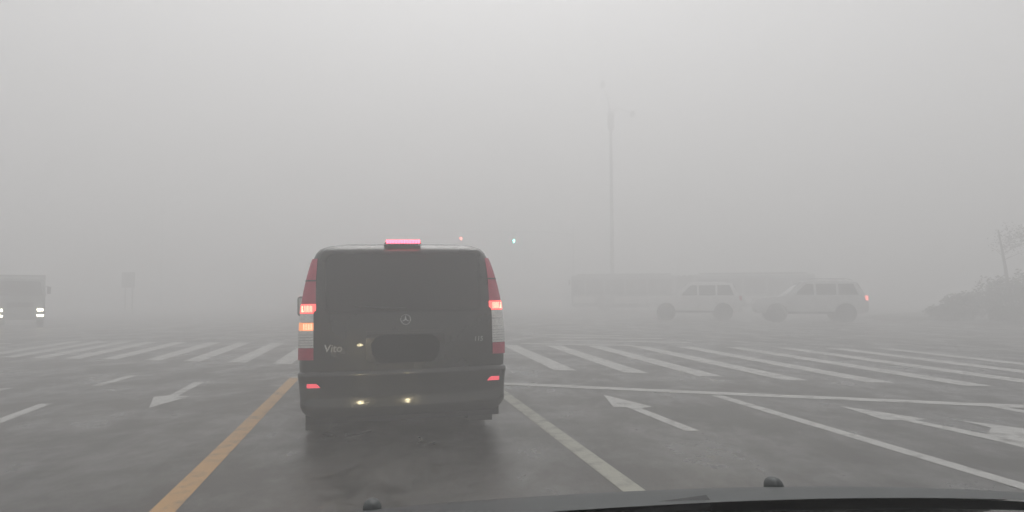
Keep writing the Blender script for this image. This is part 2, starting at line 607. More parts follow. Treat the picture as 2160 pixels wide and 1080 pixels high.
def patch(rows, off, thick=0.012, nx=16):
    """a panel lying on the rear of the van: rows of (z, x_left, x_right)"""
    mb = MB()
    outer, inner = [], []
    for z, xl, xr in rows:
        for i in range(nx + 1):
            x = xl + (xr - xl) * i / nx
            w = lerp_tab(WT, z)
            outer.append(Vector((x * (w + off * (abs(x) > w - 0.02)) / w if abs(x) > w - 0.02 else x, rear_y(x, z, 0) - off, z)))
            inner.append(Vector((x, rear_y(x, z, 0) - off + thick, z)))
    m = len(rows)
    c = nx + 1
    fs = []
    for j in range(m - 1):
        for i in range(nx):
            q = (j * c + i, j * c + i + 1, (j + 1) * c + i + 1, (j + 1) * c + i)
            fs.append(q)
            fs.append(tuple(k + m * c for k in reversed(q)))
    edge = [i for i in range(c)] + [j * c + nx for j in range(1, m)] + [(m - 1) * c + i for i in range(nx - 1, -1, -1)] + [j * c for j in range(m - 2, 0, -1)]
    for k in range(len(edge)):
        a, b = edge[k], edge[(k + 1) % len(edge)]
        fs.append((a, b, b + m * c, a + m * c))
    return mb.add(outer + inner, fs)


def rounded_rows(z0, z1, f, r, k=5, mid=8):
    """rows for a panel with rounded corners; f(z) gives its half width"""
    rows = []
    for i in range(k + 1):
        t = i / k * math.pi / 2
        z = z0 + r - r * math.cos(t)
        rows.append((z, f(z) - r + r * math.sin(t)))
    for i in range(1, mid):
        z = z0 + r + (z1 - z0 - 2 * r) * i / mid
        rows.append((z, f(z)))
    for i in range(k + 1):
        t = math.pi / 2 - i / k * math.pi / 2
        z = z1 - r + r * math.cos(t)
        rows.append((z, f(z) - r + r * math.sin(t)))
    return [(z, -w, w) for z, w in rows]


# tailgate, its window and trim
tg_half = lambda z: min(0.795, lerp_tab(WT, z) - 0.065)
tg = patch(rounded_rows(0.665, 1.80, tg_half, 0.05, mid=14), 0.008, 0.02, 20).build('tailgate', M['body'], van, smooth=True)
win_half = lambda z: min(0.725, lerp_tab(WT, z) - 0.10)
patch(rounded_rows(1.175, 1.745, win_half, 0.07, mid=10), 0.0115, 0.006, 18).build('window_seal', M['seam'], tg, smooth=True)
patch(rounded_rows(1.19, 1.73, lambda z: win_half(z) - 0.014, 0.06, mid=10), 0.015, 0.006, 18).build('rear_window', M['glass'], tg, smooth=True)
patch([(z, -0.36, 0.36) for z in (0.985, 0.99, 1.005, 1.012)], 0.024, 0.02).build('handle_strip', M['body'], tg, smooth=True)
# wiper of the rear window
MB().tube([(0.0, rear_y(0, 1.215) - 0.035, 1.215), (-0.18, rear_y(-.18, 1.225) - 0.032, 1.225), (-0.46, rear_y(-.46, 1.25) - 0.026, 1.25)], [0.012, 0.009, 0.006], 8).build('rear_wiper', M['seam'], tg, smooth=True)
# plate recess and plate
patch(rounded_rows(0.725, 0.985, lambda z: 0.36, 0.03), 0.011, 0.008).build('plate_recess', M['dirty'], tg, smooth=True)
pw, ph, pz = 0.300, 0.126, 0.845
patch([(z, -0.02 - w, -0.02 + w + 0.04) for z, w in ((pz - ph, pw - .085), (pz - ph * .75, pw - .045), (pz - ph * .3, pw - .012), (pz + ph * .4, pw - .004), (pz + ph * .7, pw - .03), (pz + ph * .9, pw - .06), (pz + ph, pw - .09))],
      0.019, 0.008).build('licence_plate', M['plate'], tg)
# star badge
st = MB()
cz = 1.112
for k in range(3):
    t = R(90 + 120 * k)
    tip = Vector((math.cos(t) * 0.044, 0, math.sin(t) * 0.044))
    l_ = Vector((math.cos(t + R(60)) * 0.0085, 0, math.sin(t + R(60)) * 0.0085))
    r_ = Vector((math.cos(t - R(60)) * 0.0085, 0, math.sin(t - R(60)) * 0.0085))
    st.add([tip, l_, (0, -0.006, 0), r_, tip + Vector((0, .006, 0)), l_ + Vector((0, .006, 0)), r_ + Vector((0, .006, 0))],
           [(0, 1, 2), (0, 2, 3), (0, 4, 5, 1), (0, 3, 6, 4)])
ring = []
for k in range(33):
    t = k * 2 * math.pi / 32
    ring.append((math.cos(t) * 0.045, 0, math.sin(t) * 0.045))
st.tube(ring, 0.0042, 6, caps=False)
so = st.build('star_badge', M['chrome'], tg, smooth=False)
so.location = (0.0, rear_y(0, cz) - 0.022, cz)


def lettering(txt, size, x, z, parent, shear=0.0):
    cu = bpy.data.curves.new('badge_text', 'FONT')
    cu.body = txt
    cu.size = size
    cu.extrude = 0.003
    cu.shear = shear
    cu.offset = 0.0012
    cu.align_x = 'CENTER'
    tmp = bpy.data.objects.new('badge_text', cu)
    col.objects.link(tmp)
    bpy.context.view_layer.update()
    dg = bpy.context.evaluated_depsgraph_get()
    me = bpy.data.meshes.new_from_object(tmp.evaluated_get(dg))
    bpy.data.objects.remove(tmp)
    me.materials.clear()
    me.materials.append(M['chrome'])
    o = bpy.data.objects.new('badge_lettering', me)
    col.objects.link(o)
    o.parent = parent
    o.location = (x, rear_y(x, z) - 0.013, z)
    slope = (rear_y(x + 0.05, z) - rear_y(x - 0.05, z)) / 0.1
    o.rotation_euler = (R(90), 0, math.atan(slope))
    return o


lettering('Vito', 0.095, -0.655, 0.835, tg, 0.12)
lettering('115', 0.060, 0.685, 0.895, tg, 0.12)

# tail lamps: tall red pillars on the corners
for s in (-1, 1):
    def seg(z0, z1, off=0.012, k=6, inn=None, out=0.0):
        rows = []
        for i in range(k + 1):
            z = z0 + (z1 - z0) * i / k
            w = lerp_tab(WT, z)
            xi = (0.805 + 0.02 * (z < 1.2)) if z < 1.5 else 0.805 - (z - 1.5) * 0.06
            xi = min(xi, w - 0.035)
            if inn is not None: xi = w - 0.115 + inn
            xo = w - 0.002 - out
            rows.append((z, xi, xo) if s > 0 else (z, -xo, -xi))
        return patch(rows, off, 0.014, 10)
    tl = seg(1.270, 1.690, k=10).build('tail_lamp', M['redlens'], van, smooth=True)
    tl['label'] = 'left tail lamp with its amber indicator lit' if s < 0 else 'right tail lamp with only its brake light lit'
    seg(1.478, 1.492, 0.0145, 1).build('lamp_joint', M['seam'], tl)
    seg(1.185, 1.270, 0.013).build('brake_light', M['brake'], tl, smooth=True)
    # bright filament bars behind the brake lens
    bars = MB()
    for k in range(7):
        x0 = 0.838 + k * 0.0125
        z0 = 1.197 + 0.004 * (k % 2)
        for zz in (z0,):
            pts = []
            rows = [(zz + j * 0.019, (x0 if s > 0 else -x0 - 0.006), (x0 + 0.006 if s > 0 else -x0)) for j in range(4)]
            p_ = patch(rows, 0.0145, 0.004, 1)
            bars.add(p_.v, p_.f)
    bars.build('bulb_glow', M['brakecore'], tl)
    seg(1.105, 1.1825, 0.012).build('indicator_lens', M['clear'], tl, smooth=True)
    if s < 0:
        seg(1.030, 1.1025, 0.013).build('lit_indicator', M['amber'], tl, smooth=True)
        bars = MB()
        for k in range(6):
            x0 = 0.838 + k * 0.0145
            p_ = patch([(1.036 + j * 0.019, -x0 - 0.005, -x0) for j in range(4)], 0.0145, 0.004, 1)
            bars.add(p_.v, p_.f)
        bars.build('bulb_glow', M['brakecore'], tl)
    else:
        seg(1.030, 1.1025, 0.012).build('indicator_lens', M['clear'], tl, smooth=True)
    rv = seg(0.875, 1.0275, 0.012).build('reversing_lens', M['clear'], tl, smooth=True)
    for j in range(5):
        seg(0.895 + j * 0.024, 0.899 + j * 0.024, 0.0145, 1).build('lens_rib', M['rim'], rv)
    seg(0.765, 0.8725, 0.012).build('fog_lens', M['redlens'], tl, smooth=True)

# bumper
bz = [0.235, 0.265, 0.30, 0.33, 0.365, 0.40, 0.44, 0.50, 0.56, 0.60, 0.625, 0.645, 0.655]
bo = [-0.02, 0.012, 0.0225, 0.0215, 0.0178, 0.0136, 0.0118, 0.0115, 0.0125, 0.017, 0.019, 0.014, 0.002]
rings = []
for z, o_ in zip(bz, bo):
    h = plan(z, o_, 0.62)
    rings.append([Vector((-x, y, z)) for x, y in reversed(h) if x > 1e-6] + [Vector((x, y, z)) for x, y in h])
bmp = MB().rings(rings, caps=False, closed=False).build('rear_bumper', M['dirty'], van, smooth=True)
tag(bmp)
for s in (-1, 1):
    rows = [(z, 0.765 + 0.01 * k, 0.885) for k, z in enumerate((0.516, 0.527, 0.538, 0.547, 0.553))]
    if s < 0: rows = [(z, -b_, -a_) for z, a_, b_ in rows]
    patch(rows, 0.017, 0.012, 8).build('reflector', M['reflector'], bmp)
MB().tube([(-0.66, 0.10, 0.27), (-0.66, 0.42, 0.27)], [0.03, 0.03], 12).build('tailpipe', M['rim'], van, smooth=True)

# roof-edge brake light
sp_ = MB()
sp_.box((0, 0.275, 1.842), (0.36, 0.15, 0.024), 0, 0.9)
hi = sp_.build('brake_light_housing', M['body'], van, bevel=0.01)
for k in range(12):
    MB().box((-0.1485 + k * 0.027, 0.202, 1.850), (0.0235, 0.02, 0.034)).build('brake_led', M['led'], hi, bevel=0.003)

# underbody, wheels, mirrors, side glass
MB().box((0, 2.35, 0.235), (1.80, 4.4, 0.13)).build('underbody', M['underbody'], van)  # shaped extra wide and low to deepen the shade under the van
MB().box((0, 0.95, 0.30), (1.3, 0.12, 0.12)).build('rear_axle', M['underbody'], van)


def wheel(parent, x, y, r, w, s, mt='rim'):
    wh = MB().lathe([(-w / 2, r * 0.66), (-w / 2, r * 0.92), (-w * 0.42, r * 0.985), (-w * 0.3, r), (w * 0.3, r), (w * 0.42, r * 0.985), (w / 2, r * 0.92), (w / 2, r * 0.66)],
                    'X', (0, 0, 0), 28).build('wheel', M['tyre'], parent, smooth=True)
    wh.location = (x, y, r)
    rm = MB()
    rm.lathe([(s * w * 0.36, r * 0.66), (s * w * 0.505, r * 0.64), (s * w * 0.505, r * 0.58), (s * w * 0.38, r * 0.54)], 'X', (0, 0, 0), 24)
    rm.lathe([(s * w * 0.36, r * 0.16), (s * w * 0.47, r * 0.14), (s * w * 0.49, r * 0.02)], 'X', (0, 0, 0), 12)
    for k in range(5):
        t = k * 2 * math.pi / 5
        c_, s_ = math.cos(t), math.sin(t)
        rm.tube([(s * w * 0.43, c_ * r * 0.1, s_ * r * 0.1), (s * w * 0.43, c_ * r * 0.58, s_ * r * 0.58)], [r * 0.1, r * 0.07], 6)
    rm.build('rim', M[mt], wh, smooth=True)
    return wh


for s in (-1, 1):
    for y in (0.98, 4.15 - 0.05):
        wheel(van, s * 0.80, y, 0.325, 0.215, s)
    MB().box((s * 0.80, 0.60, 0.21), (0.25, 0.012, 0.34)).build('mud_flap', M['seam'], van)
    ms = MB().box((s * 1.08, 3.42, 1.20), (0.19, 0.11, 0.27)).build('side_mirror', M['body'], van, bevel=0.04, segs=3)
    MB().box((s * 1.08, 3.358, 1.20), (0.155, 0.006, 0.22)).build('mirror_glass', M['chrome'], ms)
    MB().tube([(s * 0.93, 3.5, 1.10), (s * 1.02, 3.44, 1.12)], [0.035, 0.03], 8).build('mirror_arm', M['seam'], ms)
    for (y0, y1) in ((0.35, 1.35), (1.45, 2.55), (2.65, 3.2)):
        g = MB()
        vs = []
        for o_ in (0.004, -0.01):
            for (yy, zz) in ((y0, 1.16), (y1, 1.16), (y1 - 0.02, 1.66), (y0 + 0.03, 1.66)):
                vs.append((s * (lerp_tab(WT, zz) + o_ + 0.003), yy, zz))
        g.add(vs, [(0, 1, 2, 3), (7, 6, 5, 4), (0, 1, 5, 4), (1, 2, 6, 5), (2, 3, 7, 6), (3, 0, 4, 7)]).build('side_window', M['glass'], van)

# ------------------------------------------------------------------ the camera's own car: bonnet, dash, wiper, headlights
CARU = 0.30
car = empty('car', (0, 0, 0), R(10.3), 'grey bonnet with two washer nozzles and black dash along the bottom edge', 'car')


def hood_z(u, v):
    t = v - 1.00
    q = abs(u - CARU) / 0.9
    return 1.060 - 0.055 * q ** 2.2 - (0.20 * t + 0.55 * t * t if t > 0 else 0.12 * t)


hb = MB()
us = [CARU - 0.86 + 1.72 * i / 28 for i in range(29)]
vs_ = [0.90 + 0.03 * i for i in range(22)]
for sgn, dz in ((1, 0.0), (-1, -0.015)):
    pts = [Vector((u, v, hood_z(u, v) + dz)) for v in vs_ for u in us]
    hb.add(pts, [(j * 29 + i, j * 29 + i + 1, (j + 1) * 29 + i + 1, (j + 1) * 29 + i) for j in range(21) for i in range(28)])
hood = hb.build('bonnet', M['grey'], car, smooth=True)
for u in (CARU - 0.313, CARU + 0.313):
    v = 1.055
    z = hood_z(u, v)
    nb = MB()
    prof = [(0.0, 0.0135), (0.008, 0.0132), (0.013, 0.0110), (0.0165, 0.0075), (0.018, 0.002)]
    nb.lathe([(a_, r_) for a_, r_ in prof], 'Z', (0, 0, 0), 18)
    o = nb.build('washer_nozzle', M['nozzle'], car, smooth=True)
    o.location = (u, v, z - 0.003)
    o.scale = (1.0, 1.5, 1.0)
# cowl, wiper, dash
cw = MB()
cw.add([(CARU - 0.86, 0.70, 0.93), (CARU + 0.86, 0.70, 0.93), (CARU + 0.86, 0.885, 0.955), (CARU - 0.86, 0.885, 0.955),
        (CARU - 0.86, 0.70, 0.86), (CARU + 0.86, 0.70, 0.86), (CARU + 0.86, 0.885, 0.86), (CARU - 0.86, 0.885, 0.86)],
       [(0, 1, 2, 3), (7, 6, 5, 4), (0, 1, 5, 4), (1, 2, 6, 5), (2, 3, 7, 6), (3, 0, 4, 7)]).build('cowl', M['dash'], car)
MB().tube([(CARU - 0.62, 0.88, 0.985), (CARU - 0.2, 0.91, 1.042), (CARU + 0.14, 0.93, 1.060)], [0.010, 0.013, 0.0125], 8).build('wiper_blade', M['wiper'], car, smooth=True)
db = MB()
rows = []
for (v, dz) in ((0.30, -0.03), (0.50, 0.0), (0.62, -0.003), (0.66, -0.03), (0.66, -0.25)):
    rows.append([Vector((u, v + (0.03 if v > .6 else 0) * (1 - ((u - CARU) / 0.8) ** 2), 1.134 - 0.034 * max(0, (u - 0.3) / 0.4) ** 2 + dz)) for u in [CARU - 0.78 + 1.56 * i / 24 for i in range(25)]])
db.rings(rows, caps=False, closed=False).build('dashboard', M['dash'], car, smooth=True)
# nose of the car below the frame, with its two lit headlights
fb = MB()
rows = []
for (v, z, k) in ((1.53, 0.80, 1.0), (1.66, 0.72, 1.0), (1.78, 0.60, 0.99), (1.83, 0.45, 0.98), (1.80, 0.30, 0.97), (1.70, 0.22, 0.95)):
    rows.append([Vector((CARU + x * k * 0.86, v - 0.22 * abs(x) ** 3, z)) for x in [-1 + 2 * i / 20 for i in range(21)]])
fb.rings(rows, caps=False, closed=False).build('front_bumper', M['grey'], car, smooth=True)
for s in (-1, 1):
    fe = MB()
    x0 = CARU + s * 0.865
    fe.add([(x0, 0.30, 0.95), (x0, 0.9, 0.97), (x0, 1.53, 0.80), (x0, 1.62, 0.55), (x0, 1.5, 0.3), (x0, 0.3, 0.3)], [(0, 1, 2, 3, 4, 5)])
    fe.build('front_wing', M['grey'], car)
    wheel(car, CARU + s * 0.76, 1.05, 0.31, 0.195, s)
    hl = MB().lathe([(1.700, 0.10), (1.775, 0.095), (1.776, 0.085), (1.72, 0.03)], 'Y', (CARU + s * 0.60, 0.0, 0.66), 20).build('headlight', M['rim'], car, smooth=True)
    MB().lathe([(1.725, 0.026), (1.77, 0.024), (1.78, 0.003)], 'Y', (CARU + s * 0.60, 0.0, 0.66), 14).build('bulb', M['headlamp'], hl, smooth=True)

# ------------------------------------------------------------------ vehicles crossing in the fog
def loft(secs, name, m, parent):
    """secs: (y, half width, z bottom, z belt, roof half width, z top)"""
    rings = []
    for y, w, zb, zm, wr, zt in secs:
        h = [(w * 0.86, zb), (w * 0.97, zb + 0.06), (w, zb + (zm - zb) * 0.45), (w * 0.985, zm - 0.04), (w * 0.955, zm), (wr + (w * 0.955 - wr) * 0.25, zm + (zt - zm) * 0.80), (wr, zt - 0.02 * (zt - zm) / 0.5 - 0.01), (wr * 0.8, zt)]
        rings.append([Vector((x, y, z)) for x, z in h] + [Vector((-x, y, z)) for x, z in reversed(h)])
    return MB().rings(rings).build(name, m, parent, smooth=True)


def quad_panel(pts, t, name, m, parent):
    a, b_, c, d_ = [Vector(p) for p in pts]
    n_ = (b_ - a).cross(d_ - a).normalized() * t
    vs = [a + n_, b_ + n_, c + n_, d_ + n_, a - n_ * 2, b_ - n_ * 2, c - n_ * 2, d_ - n_ * 2]
    return MB().add(vs, [(0, 1, 2, 3), (7, 6, 5, 4), (0, 1, 5, 4), (1, 2, 6, 5), (2, 3, 7, 6), (3, 0, 4, 7)]).build(name, m, parent)


def suv(loc, rz, L, H, paint_, label, spare=False, taillit=False):
    t = empty('suv', loc, rz, label, 'suv', 'white SUVs crossing in the fog')
    k = L / 4.6
    h = H / 1.8
    W = 0.93
    S = [(0.0, .86, .50, .78, .84, .80), (0.08, .90, .38, .95, .86, 1.0), (0.6, W, .34, 1.05, .86, 1.08), (1.15, W, .34, 1.10, .84, 1.13), (1.32, W, .34, 1.12, .78, 1.22),
         (1.95, W, .34, 1.14, .68, 1.74), (2.3, W, .34, 1.14, .69, 1.80), (3.4, W, .34, 1.15, .69, 1.79), (4.15, W, .35, 1.15, .68, 1.72), (4.42, .92, .38, 1.14, .72, 1.30), (4.56, .90, .42, 1.0, .80, 1.06), (4.6, .86, .48, .85, .80, .9)]
    S = [(L / 2 - a * k, w, b_ * h, c * h, d_, e * h) for a, w, b_, c, d_, e in S]
    loft(S, 'body', paint_, t)
    Y = lambda a: L / 2 - a * k
    for s in (-1, 1):
        xb, xt = 0.915, 0.745
        for (a0, a1, b0, b1) in ((1.62, 2.42, 2.12, 2.42), (2.52, 3.32, 2.52, 3.32), (3.42, 4.2, 3.42, 4.02)):
            p = [(s * xb, Y(a0), 1.17 * h), (s * xb, Y(a1), 1.17 * h), (s * xt, Y(b1), 1.63 * h), (s * xt, Y(b0), 1.63 * h)]
            quad_panel(p if s < 0 else p[::-1], 0.012, 'side_window', M['glass'], t)
        for a in (0.88, 3.68):
            wheel(t, s * 0.84, Y(a), 0.37 * h, 0.24, s, 'darksteel')
            MB().lathe([(s * 0.86, 0.02), (s * 0.86, 0.455), (s * 0.934, 0.455), (s * 0.935, 0.02)], 'X', (0, Y(a), 0.37 * h + 0.01), 28).build('wheel_arch', M['seam'], t, smooth=True)
        MB().tube([(s * 0.60, Y(2.2), 1.80 * h), (s * 0.60, Y(2.4), 1.86 * h), (s * 0.60, Y(3.8), 1.85 * h), (s * 0.60, Y(4.05), 1.77 * h)], 0.018, 6).build('roof_rail', M['rim'], t)
        ms = MB().box((s * 1.03, Y(1.62), 1.20 * h), (0.2, 0.1, 0.17)).build('side_mirror', paint_, t, bevel=0.03)
        MB().box((s * 0.84, Y(4.52), 1.02 * h), (0.13, 0.14, 0.22)).build('tail_lamp', M['tail_on'] if taillit else M['redlens'], t, bevel=0.02)
        MB().box((s * 0.70, Y(0.06), 0.82 * h), (0.26, 0.14, 0.13)).build('headlight', M['clear'], t, bevel=0.03)
        MB().box((s * 0.92, Y(2.3), 0.40 * h), (0.10, 1.9 * k, 0.10)).build('side_step', M['seam'], t)
        for a in (2.47, 3.37):
            MB().box((s * 0.932, Y(a), 0.78 * h), (0.006, 0.012, 0.66)).build('door_seam', M['seam'], t)
            MB().box((s * 0.94, Y(a - 0.13), 1.02 * h), (0.03, 0.17, 0.03)).build('door_handle', M['chrome'], t)
    quad_panel([(-0.78, Y(1.38), 1.20 * h), (0.78, Y(1.38), 1.20 * h), (0.64, Y(1.93), 1.70 * h), (-0.64, Y(1.93), 1.70 * h)], 0.015, 'windscreen', M['glass'], t)
    quad_panel([(0.72, Y(4.43), 1.24 * h), (-0.72, Y(4.43), 1.24 * h), (-0.64, Y(4.2), 1.66 * h), (0.64, Y(4.2), 1.66 * h)], 0.012, 'rear_window', M['glass'], t)
    if spare:
        sw = MB().lathe([(0, .30), (0.05, .345), (0.16, .345), (0.2, .30), (0.205, .02)], 'Y', (0.05, 0, 0), 24).build('spare_wheel', paint_, t, smooth=True)
        sw.location = (0, Y(4.62) - 0.2, 0.95 * h)
    return t


HEAD = math.atan2(0.97, 0.22)        # crossing from right to left: +Y of the vehicle points left
suv((9.25, 36.2, 0), HEAD, 4.5, 1.90, M['white_car'], 'white SUV with a spare wheel on its back, crossing in front of the bus', True)
suv((13.85, 33.4, 0), HEAD, 4.85, 1.92, M['silver_car'], 'pale SUV with a red tail light, rightmost in the row of crossing vehicles', False, True)

# long bus behind them
bus = empty('bus', (12.9, 52.0, 0), HEAD, 'long low bus crossing in the fog behind the two pale SUVs', 'bus')
BL, BW, BH = 16.9, 1.25, 2.68


def bus_section(y0, y1, nose):
    rings = []
    for y, q in ((y0, 0.93), (y0 + (0.12 if y1 > y0 else -0.12), 0.985), (y0 + (0.35 if y1 > y0 else -0.35), 1.0), (y1 - (0.2 if y1 > y0 else -0.2), 1.0), (y1, 0.985)):
        h = [(BW * 0.92 * q, 0.36), (BW * q, 0.46), (BW * q, 1.1), (BW * 0.985 * q, 2.2), (BW * 0.95 * q, 2.5 + 0.06 * q), (BW * 0.84 * q, BH - 0.09), (BW * 0.6 * q, BH - 0.02)]
        rings.append([Vector((x, y, z)) for x, z in h] + [Vector((-x, y, z)) for x, z in reversed(h)])
    return MB().rings(rings).build('body', M['bus'], bus, smooth=True)


bus_section(BL / 2, 0.9, True)
bus_section(-BL / 2, -0.3, False)
MB().box((0, BL / 4 + 0.45, BH + 0.02), (1.7, BL / 2 - 1.6, 0.16)).build('roof_unit', M['bus_roof'], bus, bevel=0.05)
MB().box((0, -BL / 4 - 0.15, BH + 0.02), (1.7, BL / 2 - 1.2, 0.16)).build('roof_unit', M['bus_roof'], bus, bevel=0.05)
bl = MB()
for k in range(7):
    y = -0.3 + 1.2 * k / 6
    q = 1.0 if k % 2 else 0.93
    bl.box((0, y, 1.53), (2.36 * q, 0.205, 2.2 * q))
bl.build('bellows', M['bellows'], bus)
for s in (-1, 1):
    for y0, y1 in ((8.4, 7.5), (7.35, 6.1), (5.95, 4.6), (4.45, 3.0), (2.85, 1.2), (-0.6, -2.0), (-2.15, -3.6), (-3.75, -5.2), (-5.35, -6.8), (-6.95, -8.3)):
        p = [(s * 1.252, y0, 1.25), (s * 1.252, y1, 1.25), (s * 1.232, y1, 2.34), (s * 1.232, y0, 2.34)]
        quad_panel(p if s < 0 else p[::-1], 0.01, 'window', M['glass'], bus)
    for ya, yb in ((8.3, 6.7), (5.3, 1.1), (-0.5, -2.3), (-3.7, -5.9), (-7.3, -8.6)):
        MB().box((s * 1.252, (ya + yb) / 2, 0.86), (0.03, ya - yb, 0.50)).build('lower_panel', M['buspanel'], bus, bevel=0.01)
    for y in (6.0, -3.0, -6.6):
        wheel(bus, s * 1.1, y, 0.48, 0.28, s)
    MB().box((s * 1.24, 0.3 + BL / 4 - 1.2, 0.42), (0.05, BL / 2 - 3.2, 0.24)).build('skirt', M['seam'], bus)
    MB().box((s * 0.95, BL / 2 + 0.02, 0.72), (0.3, 0.06, 0.16)).build('headlight', M['clear'], bus, bevel=0.02)
    MB().box((s * 1.42, BL / 2 + 0.12, 2.15), (0.18, 0.12, 0.42)).build('side_mirror', M['seam'], bus, bevel=0.03)
quad_panel([(1.1, BL / 2 + 0.012, 1.15), (-1.1, BL / 2 + 0.012, 1.15), (-1.08, BL / 2 + 0.012, 2.45), (1.08, BL / 2 + 0.012, 2.45)], 0.02, 'windscreen', M['glass'], bus)

# light truck coming from the left with its lamps lit
TX, TY = -20.7, 30.0
tk = empty('truck', (TX, TY, 0), R(180 + 34), 'grey-green light truck with four lit lamps at the left edge', 'truck')
rings = []
for y, w, zb, zt in ((0.95, 0.80, 0.50, 1.15), (0.90, 0.84, 0.42, 1.35), (0.60, 0.86, 0.40, 2.02), (0.35, 0.86, 0.40, 2.12), (-0.55, 0.86, 0.42, 2.12), (-0.62, 0.85, 0.45, 2.08)):
    h = [(w * 0.95, zb), (w, zb + 0.1), (w, zb + (zt - zb) * 0.5), (w * 0.93, zt - 0.08), (w * 0.82, zt)]
    rings.append([Vector((x, y, z)) for x, z in h] + [Vector((-x, y, z)) for x, z in reversed(h)])
MB().rings(rings).build('cab', M['truckpaint'], tk, smooth=True)
quad_panel([(0.74, 0.905, 1.34), (-0.74, 0.905, 1.34), (-0.68, 0.635, 1.92), (0.68, 0.635, 1.92)], 0.02, 'windscreen', M['glass'], tk)
MB().box((0, -2.3, 1.45), (1.74, 3.1, 1.55)).build('cargo_box', M['cargo'], tk, bevel=0.03)
MB().box((0, -2.0, 0.55), (0.9, 4.0, 0.22)).build('chassis', M['underbody'], tk)
MB().box((0, 0.98, 0.46), (1.7, 0.14, 0.24)).build('front_bumper', M['truckpaint'], tk, bevel=0.03)
MB().box((0, 0.965, 0.95), (0.9, 0.05, 0.2)).build('grille', M['seam'], tk, bevel=0.01)
for s in (-1, 1):
    MB().box((s * 0.69, 0.965, 0.74), (0.22, 0.05, 0.11)).build('headlight', M['lamp_on'], tk, bevel=0.015)
    MB().box((s * 0.69, 1.06, 0.51), (0.24, 0.04, 0.085)).build('fog_lamp', M['lamp_on'], tk, bevel=0.015)
    quad_panel([(s * 0.868, 0.45, 1.30), (s * 0.868, -0.35, 1.30), (s * 0.805, -0.35, 1.90), (s * 0.805, 0.42, 1.90)][:: -s], 0.012, 'side_window', M['glass'], tk)
    tm = MB().box((s * 0.98, 0.62, 1.55), (0.14, 0.08, 0.30)).build('side_mirror', M['seam'], tk, bevel=0.02)
    MB().tube([(s * 0.82, 0.55, 1.72), (s * 0.98, 0.62, 1.70)], 0.016, 6).build('mirror_arm', M['seam'], tm)
    wheel(tk, s * 0.72, 0.25, 0.36, 0.2, s)
    wheel(tk, s * 0.72, -2.7, 0.36, 0.26, s)

# ------------------------------------------------------------------ street furniture
def street_lamp(loc, hgt, rz, label):
    t = empty('street_lamp', loc, rz, label, 'street lamp', 'tall street lamps in the fog')
    MB().tube([(0, 0, 0), (0, 0, 0.4), (0, 0, 0.42), (0, 0, hgt)], [0.24, 0.24, 0.165, 0.09], 14).build('pole', M['steel'], t, smooth=True)
    MB().box((0, 0, 0.02), (0.5, 0.5, 0.06)).build('base_plate', M['darksteel'], t)
    MB().lathe([(hgt - 1.5, 0.10), (hgt - 1.35, 0.26), (hgt - 0.15, 0.26), (hgt, 0.12)], 'Z', (0, 0, 0), 14).build('collar', M['steel'], t, smooth=True)
    for (dx, up) in ((-1.2, 2.1), (1.6, -0.2)):
        a = MB().tube([(0, 0, hgt - 0.2), (dx * 0.25, 0, hgt + max(up, 0.4) * 0.62), (dx * 0.48, 0, hgt + up * 0.9)] if dx < 0 else
                      [(0, 0, hgt - 0.1), (dx * 0.4, 0, hgt + 0.25), (dx * 0.9, 0, hgt - 0.1)], [0.05, 0.045, 0.035], 8).build('arm', M['steel'], t, smooth=True)
        c = (dx * 0.5, 0, hgt + up) if dx < 0 else (dx * 1.05, 0, hgt - 0.2)
        lh = MB().box(c, (0.34, 0.8, 0.36), 0, 0.7).build('lamp_head', M['darksteel'], t, bevel=0.06)
        MB().box((c[0], c[1], c[2] - 0.2), (0.22, 0.6, 0.06)).build('lamp_glass', M['lampglass'], lh)
    return t


street_lamp((7.62, 54, 0), 15.3, 0, 'tall street lamp post rising out of the fog behind the bus')
street_lamp((-36.5, 74, 0), 11.2, 0, 'very faint street lamp post far off at the left')

# traffic signal on a mast arm
SX, SY = 6.5, 75.0
ts = empty('traffic_signal', (SX, SY, 0), 0, 'mast-arm traffic signal with small green and red lights above the van', 'traffic signal')
MB().tube([(0, 0, 0), (0, 0, 8.6)], [0.16, 0.11], 12).build('pole', M['steel'], ts, smooth=True)
MB().tube([(0, 0, 7.5), (-3, 0, 7.85), (-13.2, 0, 7.9)], [0.10, 0.08, 0.05], 10).build('mast_arm', M['steel'], ts, smooth=True)
for (x, lit) in ((-11.9, 'red'), (-6.3, 'green')):
    z0 = {'red': 6.75, 'green': 7.25}[lit]
    hd = MB().box((x, -0.02, z0), (0.46, 0.24, 1.22)).build('signal_head', M['darksteel'], ts, bevel=0.03)
    MB().box((x, 0.0, z0 + 0.65), (0.07, 0.07, 0.3)).build('bracket', M['steel'], hd)
    for k, nm in enumerate(('red', 'amber', 'green')):
        zz = z0 + 0.38 - 0.38 * k
        mm = M['sig_' + nm] if nm == lit else M['sig_off']
        MB().lathe([(-0.15, 0.01), (-0.15, 0.15), (-0.12, 0.155)], 'Y', (x, -0.0, zz), 16).build('lens', mm, hd)

# sign on two posts at the left, seen from behind
sg = empty('road_sign', (-25.9, 48.0, 0), R(-20), 'grey road sign on two posts standing in the fog, left of the van', 'road sign')
MB().box((0, 0, 2.35), (1.15, 0.05, 1.05)).build('sign_panel', M['signback'], sg, bevel=0.02)
for s in (-1, 1):
    MB().tube([(s * 0.32, 0.07, 0), (s * 0.32, 0.07, 2.8)], 0.045, 10).build('post', M['steel'], sg, smooth=True)
for z in (2.05, 2.65):
    MB().box((0, 0.045, z), (1.0, 0.03, 0.06)).build('rail', M['steel'], sg)


